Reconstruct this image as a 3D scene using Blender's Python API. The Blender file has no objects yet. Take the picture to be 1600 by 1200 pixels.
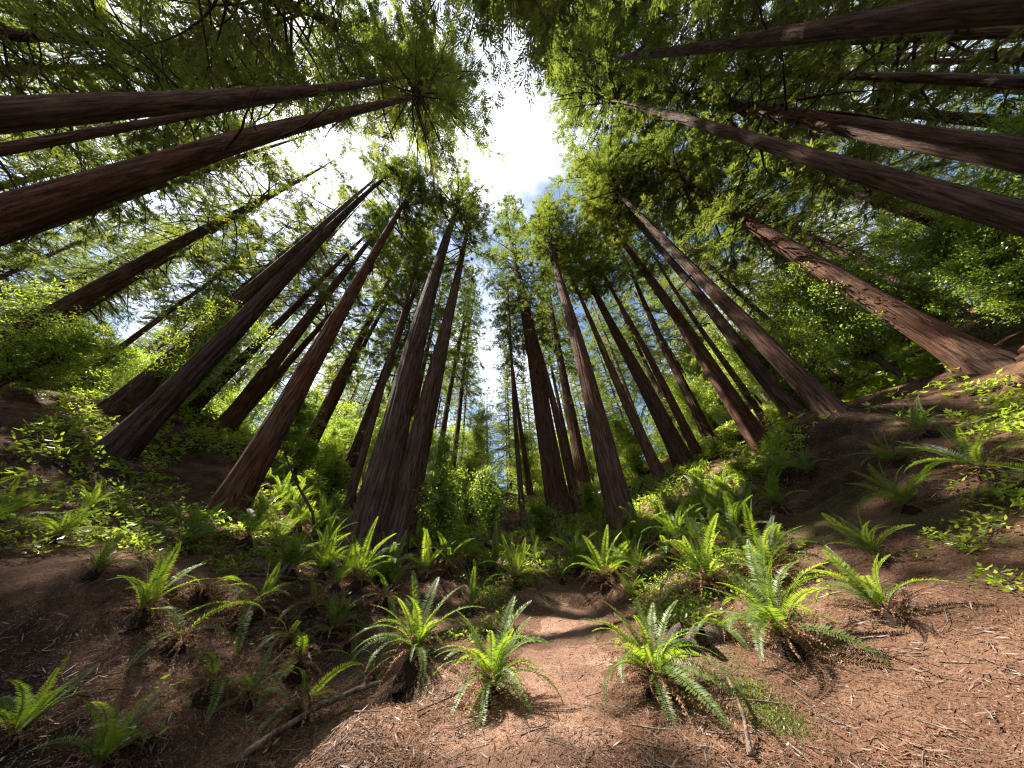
import bpy, math, random
import numpy as np
from mathutils import Matrix, Vector

SC = bpy.context.scene
COL = SC.collection
R = math.radians

# ------------------------------------------------------------------ camera
FPX, W0, H0 = 430.0, 1600.0, 1200.0          # focal length in photo pixels
ZVP = (775.0, 108.0)                          # where plumb trunks converge (zenith)
EYE = np.array([0.0, 0.0, 1.3])
zc = np.array([ZVP[0] - 800, 600 - ZVP[1], FPX]); zc /= np.linalg.norm(zc)
fc = np.array([0, 0, 1.0]) - zc * zc[2]; fc /= np.linalg.norm(fc)
xc = -np.cross(fc, zc)
BAS = np.array([xc, fc, zc])                  # rows: world x, y, z in camera (right, up, fwd)
cam_d = bpy.data.cameras.new('camera')
cam = bpy.data.objects.new('camera', cam_d); COL.objects.link(cam)
cam_d.sensor_width = 36.0; cam_d.lens = 36.0 * FPX / W0
cam_d.clip_start = 0.05; cam_d.clip_end = 3000
rt, up, fw = BAS[:, 0], BAS[:, 1], BAS[:, 2]
cam.matrix_world = Matrix(((rt[0], up[0], -fw[0], EYE[0]), (rt[1], up[1], -fw[1], EYE[1]),
                           (rt[2], up[2], -fw[2], EYE[2]), (0, 0, 0, 1)))
SC.camera = cam

# ------------------------------------------------------------------ light
SUN_EL, SUN_AZ = 62.0, -87.0                  # azimuth clockwise from +Y (negative: to the left)
SUNV = np.array([math.sin(R(SUN_AZ)) * math.cos(R(SUN_EL)), math.cos(R(SUN_AZ)) * math.cos(R(SUN_EL)), math.sin(R(SUN_EL))])
world = bpy.data.worlds.new('World'); SC.world = world; world.use_nodes = True
nt = world.node_tree; nt.nodes.clear()
o = nt.nodes.new('ShaderNodeOutputWorld'); bg = nt.nodes.new('ShaderNodeBackground')
sky = nt.nodes.new('ShaderNodeTexSky'); sky.sky_type = 'NISHITA'; sky.sun_disc = False
sky.sun_elevation = R(SUN_EL); sky.sun_rotation = R(SUN_AZ)
sky.dust_density = 0.8; sky.air_density = 1.0; sky.ozone_density = 1.0
bg.inputs['Strength'].default_value = 0.072
# thin broken cloud over the blue
tc = nt.nodes.new('ShaderNodeTexCoord'); nz = nt.nodes.new('ShaderNodeTexNoise'); nz.noise_dimensions = '4D'; nz.inputs['W'].default_value = 17.0
nz.inputs['Scale'].default_value = 2.2; nz.inputs['Detail'].default_value = 6; nz.inputs['Roughness'].default_value = 0.55
rp = nt.nodes.new('ShaderNodeValToRGB'); rp.color_ramp.elements[0].position = 0.46; rp.color_ramp.elements[1].position = 0.65
mx = nt.nodes.new('ShaderNodeMixRGB'); mx.inputs['Color2'].default_value = (10.0, 10.2, 10.6, 1)
nt.links.new(tc.outputs['Generated'], nz.inputs['Vector']); nt.links.new(nz.outputs['Fac'], rp.inputs['Fac'])
nt.links.new(rp.outputs['Color'], mx.inputs['Fac']); nt.links.new(sky.outputs[0], mx.inputs['Color1'])
nt.links.new(mx.outputs[0], bg.inputs['Color']); nt.links.new(bg.outputs[0], o.inputs['Surface'])
sd = bpy.data.lights.new('sun', 'SUN'); sd.energy = 5.0; sd.angle = R(0.53); sd.color = (1.0, 0.93, 0.82)
sun = bpy.data.objects.new('sun', sd); COL.objects.link(sun)
sun.rotation_euler = Vector(SUNV).to_track_quat('Z', 'Y').to_euler()
SC.view_settings.view_transform = 'Standard'; SC.view_settings.look = 'None'
SC.view_settings.gamma = 1.0; SC.view_settings.use_curve_mapping = False
SC.view_settings.exposure = 1.9
SC.cycles.max_bounces = 5; SC.cycles.diffuse_bounces = 3; SC.cycles.glossy_bounces = 2
SC.cycles.transmission_bounces = 4; SC.cycles.transparent_max_bounces = 4
SC.cycles.caustics_reflective = False; SC.cycles.caustics_refractive = False
SC.cycles.use_denoising = True; SC.cycles.denoising_prefilter = 'NONE'; SC.cycles.filter_width = 1.2
SC.cycles.sample_clamp_indirect = 3.0
SC.cycles.use_adaptive_sampling = True; SC.cycles.adaptive_threshold = 0.017; SC.cycles.adaptive_min_samples = 12

# ------------------------------------------------------------------ projection helpers
def ray(px, py):
    v = np.array([px - 800, 600 - py, FPX]); v /= np.linalg.norm(v)
    return BAS @ v
def at(px, py, dist):
    """point seen at a photo pixel, at a horizontal distance in metres"""
    d = ray(px, py); return EYE + d * (dist / math.hypot(d[0], d[1]))
def proj(p):
    c = BAS.T @ (np.asarray(p) - EYE)
    return np.array([800 + FPX * c[0] / c[2], 600 - FPX * c[1] / c[2], c[2]])

# ------------------------------------------------------------------ mesh helpers
def mesh_np(name, V, Q):
    V = np.asarray(V, np.float32); Q = np.asarray(Q, np.int32)
    m = bpy.data.meshes.new(name); n, k = Q.shape
    m.vertices.add(len(V)); m.vertices.foreach_set('co', V.ravel())
    m.loops.add(n * k); m.loops.foreach_set('vertex_index', Q.ravel())
    m.polygons.add(n); m.polygons.foreach_set('loop_start', np.arange(0, n * k, k, dtype=np.int32))
    m.polygons.foreach_set('loop_total', np.full(n, k, np.int32))
    m.update(calc_edges=True)
    return m
def smooth(m):
    m.polygons.foreach_set('use_smooth', np.ones(len(m.polygons), bool)); return m
class MB:
    def __init__(s): s.v = []; s.q = []; s.n = 0
    def add(s, V, Q): s.v.append(np.asarray(V, float)); s.q.append(np.asarray(Q) + s.n); s.n += len(V)
    def tube(s, P, rad, k=6, twist=0.0):
        P = np.asarray(P, float); n = len(P); rad = np.broadcast_to(rad, n)
        T = np.gradient(P, axis=0); T /= np.linalg.norm(T, axis=1)[:, None] + 1e-9
        ref = np.array([0, 0, 1.0]) if abs(T[0][2]) < .8 else np.array([1.0, 0, 0])
        A = np.cross(T, ref); A /= np.linalg.norm(A, axis=1)[:, None] + 1e-9; B = np.cross(T, A)
        th = np.arange(k) * 2 * math.pi / k
        V = P[:, None] + (A[:, None] * np.cos(th)[None, :, None] + B[:, None] * np.sin(th)[None, :, None]) * rad[:, None, None]
        i, j = np.meshgrid(np.arange(n - 1), np.arange(k), indexing='ij'); j2 = (j + 1) % k
        s.add(V.reshape(-1, 3), np.stack([i*k+j, i*k+j2, (i+1)*k+j2, (i+1)*k+j], -1).reshape(-1, 4))
    def mesh(s, name): return mesh_np(name, np.concatenate(s.v), np.concatenate(s.q))
def link(name, mesh, mat=None, parent=None):
    ob = bpy.data.objects.new(name, mesh); COL.objects.link(ob)
    if mat and not mesh.materials: mesh.materials.append(mat)
    if parent: ob.parent = parent
    return ob
def tag(ob, label=None, cat=None, group=None, kind=None):
    if label: ob['label'] = label
    if cat: ob['category'] = cat
    if group: ob['group'] = group
    if kind: ob['kind'] = kind
    return ob
def empty(name, loc, rz=0.0):
    e = bpy.data.objects.new(name, None); COL.objects.link(e); e.location = loc; e.rotation_euler = (0, 0, rz)
    e.empty_display_size = .2; return e

# value noise on numpy arrays
_rs = np.random.RandomState(7); _tab = _rs.rand(64, 64, 64)
def vnoise(x, y, z=0.0):
    x, y, z = np.broadcast_arrays(np.asarray(x, float), y, z)
    xi, yi, zi = np.floor(x).astype(int), np.floor(y).astype(int), np.floor(z).astype(int)
    fx, fy, fz = x - xi, y - yi, z - zi
    fx, fy, fz = [t * t * (3 - 2 * t) for t in (fx, fy, fz)]
    g = lambda a, b, c: _tab[(xi + a) & 63, (yi + b) & 63, (zi + c) & 63]
    l = lambda a, b, t: a + (b - a) * t
    return l(l(l(g(0,0,0), g(1,0,0), fx), l(g(0,1,0), g(1,1,0), fx), fy),
             l(l(g(0,0,1), g(1,0,1), fx), l(g(0,1,1), g(1,1,1), fx), fy), fz) * 2 - 1

# ------------------------------------------------------------------ materials
def new_mat(name):
    m = bpy.data.materials.new(name); m.use_nodes = True; m.node_tree.nodes.clear(); return m, m.node_tree
def nd(t, typ, **kw):
    n = t.nodes.new(typ)
    for k, v in kw.items(): n.inputs[k.replace('_', ' ')].default_value = v
    return n
def ramp(t, stops):
    n = t.nodes.new('ShaderNodeValToRGB'); e = n.color_ramp.elements
    while len(e) < len(stops): e.new(.5)
    for el, (p, c) in zip(e, stops): el.position = p; el.color = (*c, 1)
    return n
def leaf_mat(name, cols, tcols, trans=.5, gloss=.06, rough=.4, nscale=.35):
    m, t = new_mat(name); L = t.links.new
    out = nd(t, 'ShaderNodeOutputMaterial')
    geo = nd(t, 'ShaderNodeNewGeometry'); oi = nd(t, 'ShaderNodeObjectInfo')
    n1 = nd(t, 'ShaderNodeTexNoise', Scale=nscale, Detail=3.0); L(geo.outputs['Position'], n1.inputs['Vector'])
    # facet-to-facet variation, clump variation and tree-to-tree variation
    a = nd(t, 'ShaderNodeMath'); a.operation = 'MULTIPLY_ADD'; a.inputs[1].default_value = .35; L(geo.outputs['Random Per Island'], a.inputs[0])
    b = nd(t, 'ShaderNodeMath'); b.operation = 'MULTIPLY_ADD'; b.inputs[1].default_value = .30; L(oi.outputs['Random'], b.inputs[0])
    L(b.outputs[0], a.inputs[2])
    c = nd(t, 'ShaderNodeMath'); c.operation = 'MULTIPLY_ADD'; c.inputs[1].default_value = 1.1; c.inputs[2].default_value = -.38; L(n1.outputs['Fac'], c.inputs[0])
    L(c.outputs[0], b.inputs[2])
    r1 = ramp(t, cols); r2 = ramp(t, tcols); L(a.outputs[0], r1.inputs[0]); L(a.outputs[0], r2.inputs[0])
    df = nd(t, 'ShaderNodeBsdfDiffuse'); tr = nd(t, 'ShaderNodeBsdfTranslucent'); gl = nd(t, 'ShaderNodeBsdfGlossy', Roughness=rough)
    L(r1.outputs[0], df.inputs['Color']); L(r2.outputs[0], tr.inputs['Color'])
    m1 = nd(t, 'ShaderNodeMixShader', Fac=trans); L(df.outputs[0], m1.inputs[1]); L(tr.outputs[0], m1.inputs[2])
    m2 = nd(t, 'ShaderNodeMixShader', Fac=gloss); L(m1.outputs[0], m2.inputs[1]); L(gl.outputs[0], m2.inputs[2])
    L(m2.outputs[0], out.inputs['Surface']); return m
M_NEEDLE = leaf_mat('redwood_needles', [(0, (.026, .044, .014)), (.5, (.068, .098, .027)), (1, (.135, .15, .038))],
                    [(0, (.07, .115, .018)), (.5, (.22, .28, .033)), (1, (.45, .45, .055))], .5, .05, .45, .30)
M_BROAD = leaf_mat('broad_leaves', [(0, (.035, .075, .015)), (.5, (.075, .135, .022)), (1, (.12, .17, .03))],
                   [(0, (.20, .33, .02)), (.5, (.42, .56, .04)), (1, (.58, .64, .07))], .55, .07, .35, .6)
M_FERN = leaf_mat('fern_green', [(0, (.045, .085, .018)), (.5, (.085, .135, .025)), (1, (.13, .165, .03))],
                  [(0, (.17, .28, .02)), (.5, (.34, .48, .03)), (1, (.54, .58, .05))], .5, .035, .5, 2.0)
M_DEAD = leaf_mat('dead_fern', [(0, (.12, .052, .026)), (.5, (.24, .12, .062)), (1, (.36, .22, .12))],
                  [(0, (.06, .028, .012)), (.5, (.12, .06, .02)), (1, (.2, .1, .04))], .3, .03, .6, 3.0)
M_LITTER = leaf_mat('needle_litter', [(0, (.06, .028, .017)), (.45, (.15, .075, .045)), (.8, (.27, .16, .10)), (1, (.40, .28, .19))],
                    [(0, (.08, .04, .02)), (1, (.2, .1, .05))], .1, .05, .5, 1.5)
def bark_mat(name, dark, mid, light, grey, zs=.07, sc=16.0):
    m, t = new_mat(name); L = t.links.new
    out = nd(t, 'ShaderNodeOutputMaterial'); p = nd(t, 'ShaderNodeBsdfPrincipled', Roughness=.9)
    p.inputs['Specular IOR Level'].default_value = .15
    tcn = nd(t, 'ShaderNodeTexCoord'); oi = nd(t, 'ShaderNodeObjectInfo')
    off = nd(t, 'ShaderNodeVectorMath'); off.operation = 'ADD'
    L(tcn.outputs['Object'], off.inputs[0]); L(oi.outputs['Random'], off.inputs[1])
    mp = nd(t, 'ShaderNodeMapping'); mp.inputs['Scale'].default_value = (1, 1, zs); L(off.outputs[0], mp.inputs['Vector'])
    n1 = nd(t, 'ShaderNodeTexNoise', Scale=sc, Detail=6.0, Roughness=.65, Distortion=.5); L(mp.outputs[0], n1.inputs['Vector'])
    n2 = nd(t, 'ShaderNodeTexNoise', Scale=.7, Detail=4.0); L(off.outputs[0], n2.inputs['Vector'])
    n3 = nd(t, 'ShaderNodeTexNoise', Scale=45.0, Detail=4.0); L(off.outputs[0], n3.inputs['Vector'])
    r = ramp(t, [(.34, dark), (.5, mid), (.68, light)]); L(n1.outputs['Fac'], r.inputs[0])
    g = ramp(t, [(.42, (0, 0, 0)), (.66, (1, 1, 1))]); L(n2.outputs['Fac'], g.inputs[0])
    mg = nd(t, 'ShaderNodeMixRGB'); mg.blend_type = 'MIX'
    gm = nd(t, 'ShaderNodeMath'); gm.operation = 'MULTIPLY'; gm.inputs[1].default_value = .5; L(g.outputs[0], gm.inputs[0]); L(gm.outputs[0], mg.inputs['Fac'])
    r2 = ramp(t, [(.34, tuple(c * .3 for c in grey)), (.62, grey)]); L(n1.outputs['Fac'], r2.inputs[0])
    L(r.outputs[0], mg.inputs['Color1']); L(r2.outputs[0], mg.inputs['Color2'])
    hs = nd(t, 'ShaderNodeHueSaturation'); vr = nd(t, 'ShaderNodeMapRange'); vr.inputs[3].default_value = .62; vr.inputs[4].default_value = 1.15; L(oi.outputs['Random'], vr.inputs[0])
    rm = nd(t, 'ShaderNodeMath'); rm.operation = 'FRACT'; rq = nd(t, 'ShaderNodeMath'); rq.operation = 'MULTIPLY'; rq.inputs[1].default_value = 7.31; L(oi.outputs['Random'], rq.inputs[0]); L(rq.outputs[0], rm.inputs[0])
    sr = nd(t, 'ShaderNodeMapRange'); sr.inputs[3].default_value = .75; sr.inputs[4].default_value = 1.1; L(rm.outputs[0], sr.inputs[0])
    L(vr.outputs[0], hs.inputs['Value']); L(sr.outputs[0], hs.inputs['Saturation']); L(mg.outputs[0], hs.inputs['Color']); L(hs.outputs[0], p.inputs['Base Color'])
    ad = nd(t, 'ShaderNodeMath'); ad.operation = 'MULTIPLY_ADD'; ad.inputs[1].default_value = .25; L(n3.outputs['Fac'], ad.inputs[0]); L(n1.outputs['Fac'], ad.inputs[2])
    bp = nd(t, 'ShaderNodeBump', Strength=1.0, Distance=.06); L(ad.outputs[0], bp.inputs['Height']); L(bp.outputs[0], p.inputs['Normal'])
    L(p.outputs[0], out.inputs['Surface']); return m
M_BARK = bark_mat('redwood_bark', (.014, .007, .005), (.085, .039, .023), (.175, .095, .062), (.15, .112, .082))
M_TWIG = bark_mat('branch_bark', (.03, .02, .014), (.075, .052, .038), (.13, .095, .07), (.15, .13, .105))
M_STICK = bark_mat('weathered_wood', (.05, .03, .02), (.15, .10, .07), (.26, .19, .14), (.25, .21, .17), .8, 9.0)
def ground_mat(name, a, b, c, moss):
    m, t = new_mat(name); L = t.links.new
    out = nd(t, 'ShaderNodeOutputMaterial'); p = nd(t, 'ShaderNodeBsdfPrincipled', Roughness=.95)
    p.inputs['Specular IOR Level'].default_value = .1
    g = nd(t, 'ShaderNodeNewGeometry')
    n1 = nd(t, 'ShaderNodeTexNoise', Scale=1.3, Detail=8.0, Roughness=.7); n2 = nd(t, 'ShaderNodeTexNoise', Scale=38.0, Detail=5.0, Roughness=.75)
    n3 = nd(t, 'ShaderNodeTexVoronoi', Scale=70.0); n4 = nd(t, 'ShaderNodeTexNoise', Scale=.55, Detail=5.0)
    for n in (n1, n2, n3, n4): L(g.outputs['Position'], n.inputs['Vector'])
    mm = nd(t, 'ShaderNodeMath'); mm.operation = 'MULTIPLY_ADD'; mm.inputs[1].default_value = .55; L(n2.outputs['Fac'], mm.inputs[0])
    m0 = nd(t, 'ShaderNodeMath'); m0.operation = 'MULTIPLY'; m0.inputs[1].default_value = .5; L(n1.outputs['Fac'], m0.inputs[0]); L(m0.outputs[0], mm.inputs[2])
    r = ramp(t, [(.36, a), (.52, b), (.68, c)]); L(mm.outputs[0], r.inputs[0])
    mr = ramp(t, [(.55, (0, 0, 0)), (.66, (1, 1, 1))]); L(n4.outputs['Fac'], mr.inputs[0])
    ms = nd(t, 'ShaderNodeMath'); ms.operation = 'MULTIPLY'; ms.inputs[1].default_value = moss; L(mr.outputs[0], ms.inputs[0])
    mx = nd(t, 'ShaderNodeMixRGB'); L(ms.outputs[0], mx.inputs['Fac']); L(r.outputs[0], mx.inputs['Color1'])
    gr = ramp(t, [(.4, (.03, .04, .01)), (.65, (.10, .12, .025))]); L(n2.outputs['Fac'], gr.inputs[0]); L(gr.outputs[0], mx.inputs['Color2'])
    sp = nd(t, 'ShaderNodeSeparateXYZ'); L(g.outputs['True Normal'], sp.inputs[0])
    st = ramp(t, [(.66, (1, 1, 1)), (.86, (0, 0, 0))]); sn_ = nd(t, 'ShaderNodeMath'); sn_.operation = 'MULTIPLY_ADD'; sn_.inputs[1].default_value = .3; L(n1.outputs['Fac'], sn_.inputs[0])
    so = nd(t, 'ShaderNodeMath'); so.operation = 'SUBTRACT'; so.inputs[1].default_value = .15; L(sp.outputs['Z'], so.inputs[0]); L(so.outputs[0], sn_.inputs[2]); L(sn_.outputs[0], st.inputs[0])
    mh = nd(t, 'ShaderNodeMixRGB'); mh.inputs['Color2'].default_value = (.028, .017, .011, 1); L(st.outputs[0], mh.inputs['Fac']); L(mx.outputs[0], mh.inputs['Color1'])  # steep faces darkened in the colour, standing in for shade on the gully bank
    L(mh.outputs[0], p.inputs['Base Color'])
    ba = nd(t, 'ShaderNodeMath'); ba.operation = 'MULTIPLY_ADD'; ba.inputs[1].default_value = .5; L(n3.outputs['Distance'], ba.inputs[0]); L(n2.outputs['Fac'], ba.inputs[2])
    bp = nd(t, 'ShaderNodeBump', Strength=.9, Distance=.03); L(ba.outputs[0], bp.inputs['Height']); L(bp.outputs[0], p.inputs['Normal'])
    L(p.outputs[0], out.inputs['Surface']); return m
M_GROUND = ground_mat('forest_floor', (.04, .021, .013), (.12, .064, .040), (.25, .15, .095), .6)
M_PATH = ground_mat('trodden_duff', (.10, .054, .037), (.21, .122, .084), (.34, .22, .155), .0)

# ------------------------------------------------------------------ the trees read from the photograph
# base px, distance, px on the trunk (lean), px for the tip, (px, width px), crown start, crown radius, label
TREES = [
 ('A', (562,878), 11.0, (648,560), (722,285), ((603,700),54), .52, 3.0, 'massive flared redwood trunk with ribbed bark, biggest of the clump behind the gully'),
 ('A2',(606,884), 10.9, (664,640), (716,400), ((640,705),36), .50, 2.6, 'second trunk pressed against the right flank of the massive flared redwood'),
 ('A3',(541,800), 15.0, (606,575), (690,330), ((575,690),13), .45, 2.0, 'thin dark pole redwood just behind the massive flared trunk'),
 ('A4',(636,858), 17.0, (684,600), (720,420), ((660,720),16), .45, 2.0, 'slim shaded redwood squeezed behind the right edge of the flared clump'),
 ('B', (356,795), 12.5, (468,600), (655,280), ((440,645),45), .52, 3.0, 'straight reddish redwood rising from the fern slope left of the clump'),
 ('C', (180,706), 15.0, (415,466), (622,255), ((400,482),32), .50, 3.0, 'thick grey-brown redwood crossing the upper left, bare until its feathery top'),
 ('D', None, 6.6, (400,226), (715,136), ((400,226),41), .46, 4.2, 'dark silhouetted redwood that hides the sun, lower of the upper-left pair'),
 ('E', None, 8.2, (400,142), (700,122), ((400,142),32), .50, 3.2, 'dark silhouetted redwood with a forked side limb, upper of the upper-left pair'),
 ('E2',None, 12.5, (400,168), (640,137), ((400,168),11), .50, 2.0, 'thin pale trunk seen between the two dark silhouetted redwoods'),
 ('F', None, 8.6, (1200,57), (860,97), ((1200,57),38), .52, 3.8, 'redwood with one bright sunlit band across a dark trunk, upper right corner'),
 ('G', None, 10.5, (1180,221), (900,140), ((1180,221),29), .52, 4.0, 'sunlit pinkish redwood trunk entering from the right above the green boughs'),
 ('H', None, 17.0, (1150,119), (930,112), ((1150,119),10), .45, 2.4, 'slender pale trunk between the two big sunlit right-hand redwoods'),
 ('I', None, 12.0, (940,22), (860,68), ((930,27),13), .55, 3.0, 'pale slanting redwood top at the upper edge above the sky gap'),
 ('J', None, 19.0, (1215,371), (1000,235), ((1215,371),14), .55, 3.0, 'half-hidden redwood trunk showing pink through the right-hand foliage'),
 ('K1',(1292,636), 13.0, (1121,460), (935,268), ((1200,551),35), .55, 3.0, 'reddish redwood at the right edge with a sunlit streak low on its bark'),
 ('K2',(1240,648), 15.0, (1090,464), (950,310), ((1165,575),25), .52, 2.6, 'dark redwood running just below the reddish right-edge trunk'),
 ('K3',(1196,704), 17.0, (1050,490), (915,310), ((1150,640),33), .55, 2.8, 'dark redwood with a knobbly foot high on the right-hand slope'),
 ('K4',(1216,688), 22.0, (1110,530), (985,380), ((1180,640),14), .50, 2.2, 'thin dark redwood just uphill of the knobbly-footed one'),
 ('K5',(1108,684), 24.0, (1040,540), (940,370), ((1072,610),16), .50, 2.4, 'slim redwood with a pale sunlit upper trunk on the right slope'),
 ('K6',(1070,727), 19.5, (985,560), (908,375), ((1032,655),28), .52, 2.6, 'stout central trunk of the redwood clump on the right slope'),
 ('K6b',(1092,712),20.5, (1012,560), (925,390), ((1050,640),15), .50, 2.0, 'narrow right-hand trunk of the redwood clump on the right slope'),
 ('K7',(1034,750), 18.0, (962,590), (880,400), ((1010,695),19), .50, 2.2, 'lean left-hand trunk of the redwood clump on the right slope'),
 ('K8',(976,832), 13.0, (900,535), (848,345), ((945,740),42), .56, 2.8, 'dark straight redwood standing alone where the right slope meets the ravine'),
 ('K9',(876,805), 17.0, (832,560), (800,268), ((850,690),33), .26, 3.2, 'leafy-stemmed redwood clad in dense foliage over the ravine'),
 ('K10',(907,812),18.0, (868,660), (815,400), ((882,730),15), .40, 2.0, 'pale slim redwood leaning on the leafy-stemmed one'),
 ('K11',(916,778),22.0, (893,650), (850,440), ((902,700),21), .38, 2.4, 'half-lit redwood behind the pale slim one in the ravine'),
 ('K12',(820,842),18.0, (806,650), (792,480), ((812,740),9), .40, 1.8, 'pencil-thin dark redwood in the ravine left of the leafy-stemmed one'),
 ('K13',(829,772),26.0, (806,620), (790,470), ((815,690),8), .40, 1.8, 'second pencil-thin redwood farther up the ravine'),
 ('L1',(682,735),27.0, (704,615), (738,420), ((695,670),10), .30, 2.6, 'dark conifer beside the blue sky gap, left bank'),
 ('L2',(706,742),30.0, (722,610), (745,440), ((712,690),9), .28, 2.8, 'narrow conifer closest to the blue sky gap on the left bank'),
 ('L3',(470,735),24.0, (560,560), (690,340), ((520,640),12), .42, 2.4, 'slender redwood seen between the reddish left trunk and the flared clump'),
 ('L4',(360,668),22.0, (480,545), (600,420), ((420,606),15), .45, 2.4, 'slim redwood behind the reddish left trunk'),
 ('L5',(300,640),20.0, (440,500), (590,350), ((400,540),17), .45, 2.4, 'slim redwood between the grey-brown and reddish left trunks'),
 ('L6',(520,770),24.0, (600,600), (690,420), ((560,690),11), .42, 2.2, 'far slender redwood just left of the flared clump'),
]

# ------------------------------------------------------------------ terrain
CTRL = [(*at(*b[1], b[2]),) for b in TREES if b[1]]
for px, py, d in [(800,1200,3.3),(640,1195,3.5),(950,1195,3.3),(870,1010,6.3),(930,955,8.2),(900,1100,4.6),(760,1105,4.3),(560,1120,4.2),
                  (640,1045,5.6),(500,1190,3.7),(1020,1110,4.1),(1240,1190,3.7),(1420,1190,4.0),(1600,1190,4.2),(1200,1010,5.8),(1110,1020,5.4),
                  (1240,900,7.6),(1150,850,9.0),(1050,880,8.6),(1240,790,10.5),(1140,770,13.5),(1400,900,6.5),(1560,800,8.0),(1500,650,13),
                  (450,1150,6.4),(380,1190,6.0),(300,1190,6.2),(100,1190,6.2),(400,905,8.8),(480,915,8.8),(560,930,8.4),(250,910,8.4),(60,900,8.6),(640,915,9.5),(760,870,11.0),
                  (760,925,8.8),(700,905,9.3),(420,830,11.5),(300,800,12.5),(80,760,13.0),(720,850,14.0),(860,850,14.0),(560,1060,6.9),(480,1060,7.0),(380,1020,7.6),(250,1030,7.5),(80,1030,7.4),
                  (480,980,7.9),(640,990,7.6)]:
    CTRL.append(tuple(at(px, py, d)))
CTRL += [(-1.9,4.9,-.15),(-2.9,4.6,-.35),(-4.3,4.0,-.35),(-5.5,2.5,-.2),(-2.2,2.2,.0),(-4.2,.8,-.2),(0,0,-.25),(1.0,1.5,.05),(-.6,2,.2),(2.4,1.2,.35),(0,-3,-.8),(-6.5,.6,.3)]
for az, d, z in [(-100,9,1.2),(-80,9,1.6),(90,9,3.0),(120,9,2.0),(180,10,-2),(-140,10,-1.2),(140,10,0.2),
                 (0,40,9),(0,90,16),(10,60,13),(-10,60,12),(-25,45,12),(-45,40,12),(-70,40,13),(-100,40,10),(-45,80,24),(-75,90,26),(-110,90,22),(-20,90,21),
                 (20,50,18),(35,45,20),(55,40,20),(75,40,19),(100,40,15),(35,90,34),(60,90,36),(90,90,30),(130,50,6),(-140,50,2),(180,50,-7),(180,110,-10),(130,110,14),(-140,110,10),
                 (0,240,30),(45,240,62),(90,240,60),(-45,240,52),(-90,240,52),(135,240,30),(-135,240,25),(180,240,-8)]:
    CTRL.append((math.sin(R(az)) * d, math.cos(R(az)) * d, z))
CTRL = np.array(CTRL)
def _k(r2): return np.sqrt(r2 + .06) 
_d2 = ((CTRL[:, None, :2] - CTRL[None, :, :2]) ** 2).sum(-1)
_n = len(CTRL); _A = np.zeros((_n + 3, _n + 3)); _A[:_n, :_n] = _k(_d2) - np.eye(_n) * .06
_A[:_n, _n] = 1; _A[:_n, _n+1:] = CTRL[:, :2]; _A[_n, :_n] = 1; _A[_n+1:, :_n] = CTRL[:, :2].T
_w = np.linalg.solve(_A, np.concatenate([CTRL[:, 2], [0, 0, 0]]))
def terrain(x, y):
    x = np.asarray(x, float); y = np.asarray(y, float); sh = x.shape; x = x.ravel(); y = y.ravel(); out = np.zeros(len(x))
    for i in range(0, len(x), 20000):
        s = slice(i, i + 20000)
        d2 = (x[s, None] - CTRL[None, :, 0]) ** 2 + (y[s, None] - CTRL[None, :, 1]) ** 2
        out[s] = _k(d2) @ _w[:_n] + _w[_n] + _w[_n+1] * x[s] + _w[_n+2] * y[s]
    rr = np.hypot(x, y)
    out += (.022 * vnoise(x * 1.7, y * 1.7) + .08 * vnoise(x * .6, y * .6, 3) + .012 * vnoise(x * 5, y * 5, 5)) * np.clip(rr / 4, .3, 2.5)
    return out.reshape(sh)
def tz(x, y): return float(terrain(np.array([x]), np.array([y]))[0])
def hit(px, py, dmin=2.4, dmax=70.):
    """where the view through a photo pixel meets the ground"""
    d = ray(px, py); h = math.hypot(d[0], d[1]); t = np.geomspace(dmin, dmax, 500) / h
    P = EYE + d[None] * t[:, None]; below = P[:, 2] < terrain(P[:, 0], P[:, 1])
    i = int(np.argmax(below)) if below.any() else 499
    return P[i, 0], P[i, 1], tz(P[i, 0], P[i, 1])
rr = np.concatenate([[0.0], np.geomspace(.4, 600, 250)]); th = np.arange(420) * 2 * math.pi / 420
gx = rr[:, None] * np.sin(th); gy = rr[:, None] * np.cos(th); gz = terrain(gx, gy)
i, j = np.meshgrid(np.arange(len(rr) - 1), np.arange(420), indexing='ij'); j2 = (j + 1) % 420
gm = smooth(mesh_np('ground', np.stack([gx, gy, gz], -1).reshape(-1, 3), np.stack([i*420+j, (i+1)*420+j, (i+1)*420+j2, i*420+j2], -1).reshape(-1, 4)))
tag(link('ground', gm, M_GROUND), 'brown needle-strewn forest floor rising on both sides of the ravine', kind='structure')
# footpath: a strip laid on the ground, its edges sinking into it
PC = [np.array(hit(px, py)[:2]) for px, py in [(800,1190),(850,1120),(880,1060),(880,1005),(895,970),(905,952)]]
PC = [np.array([.1, -1.0]), np.array([.1, 1.2])] + PC
tt = np.linspace(0, len(PC) - 1, 90); pcx = np.interp(tt, range(len(PC)), [p[0] for p in PC]); pcy = np.interp(tt, range(len(PC)), [p[1] for p in PC])
ker = np.ones(9) / 9; pcx = np.convolve(np.pad(pcx, 4, 'edge'), ker, 'valid'); pcy = np.convolve(np.pad(pcy, 4, 'edge'), ker, 'valid')
uu = np.linspace(-1, 1, 33); tx, ty = np.gradient(pcx), np.gradient(pcy); tl = np.hypot(tx, ty)
wid = np.interp(np.arange(90), [0, 30, 55, 75, 89], [.95, .9, .8, .7, .5])
sx = pcx[:, None] + (ty / tl)[:, None] * uu * wid[:, None]; sy = pcy[:, None] - (tx / tl)[:, None] * uu * wid[:, None]
sz = terrain(sx, sy) + .022 - .05 * np.abs(uu) ** 3 + .022 * vnoise(sx * 4, sy * 4, 9) * np.abs(uu)
i, j = np.meshgrid(np.arange(89), np.arange(32), indexing='ij')
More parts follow.
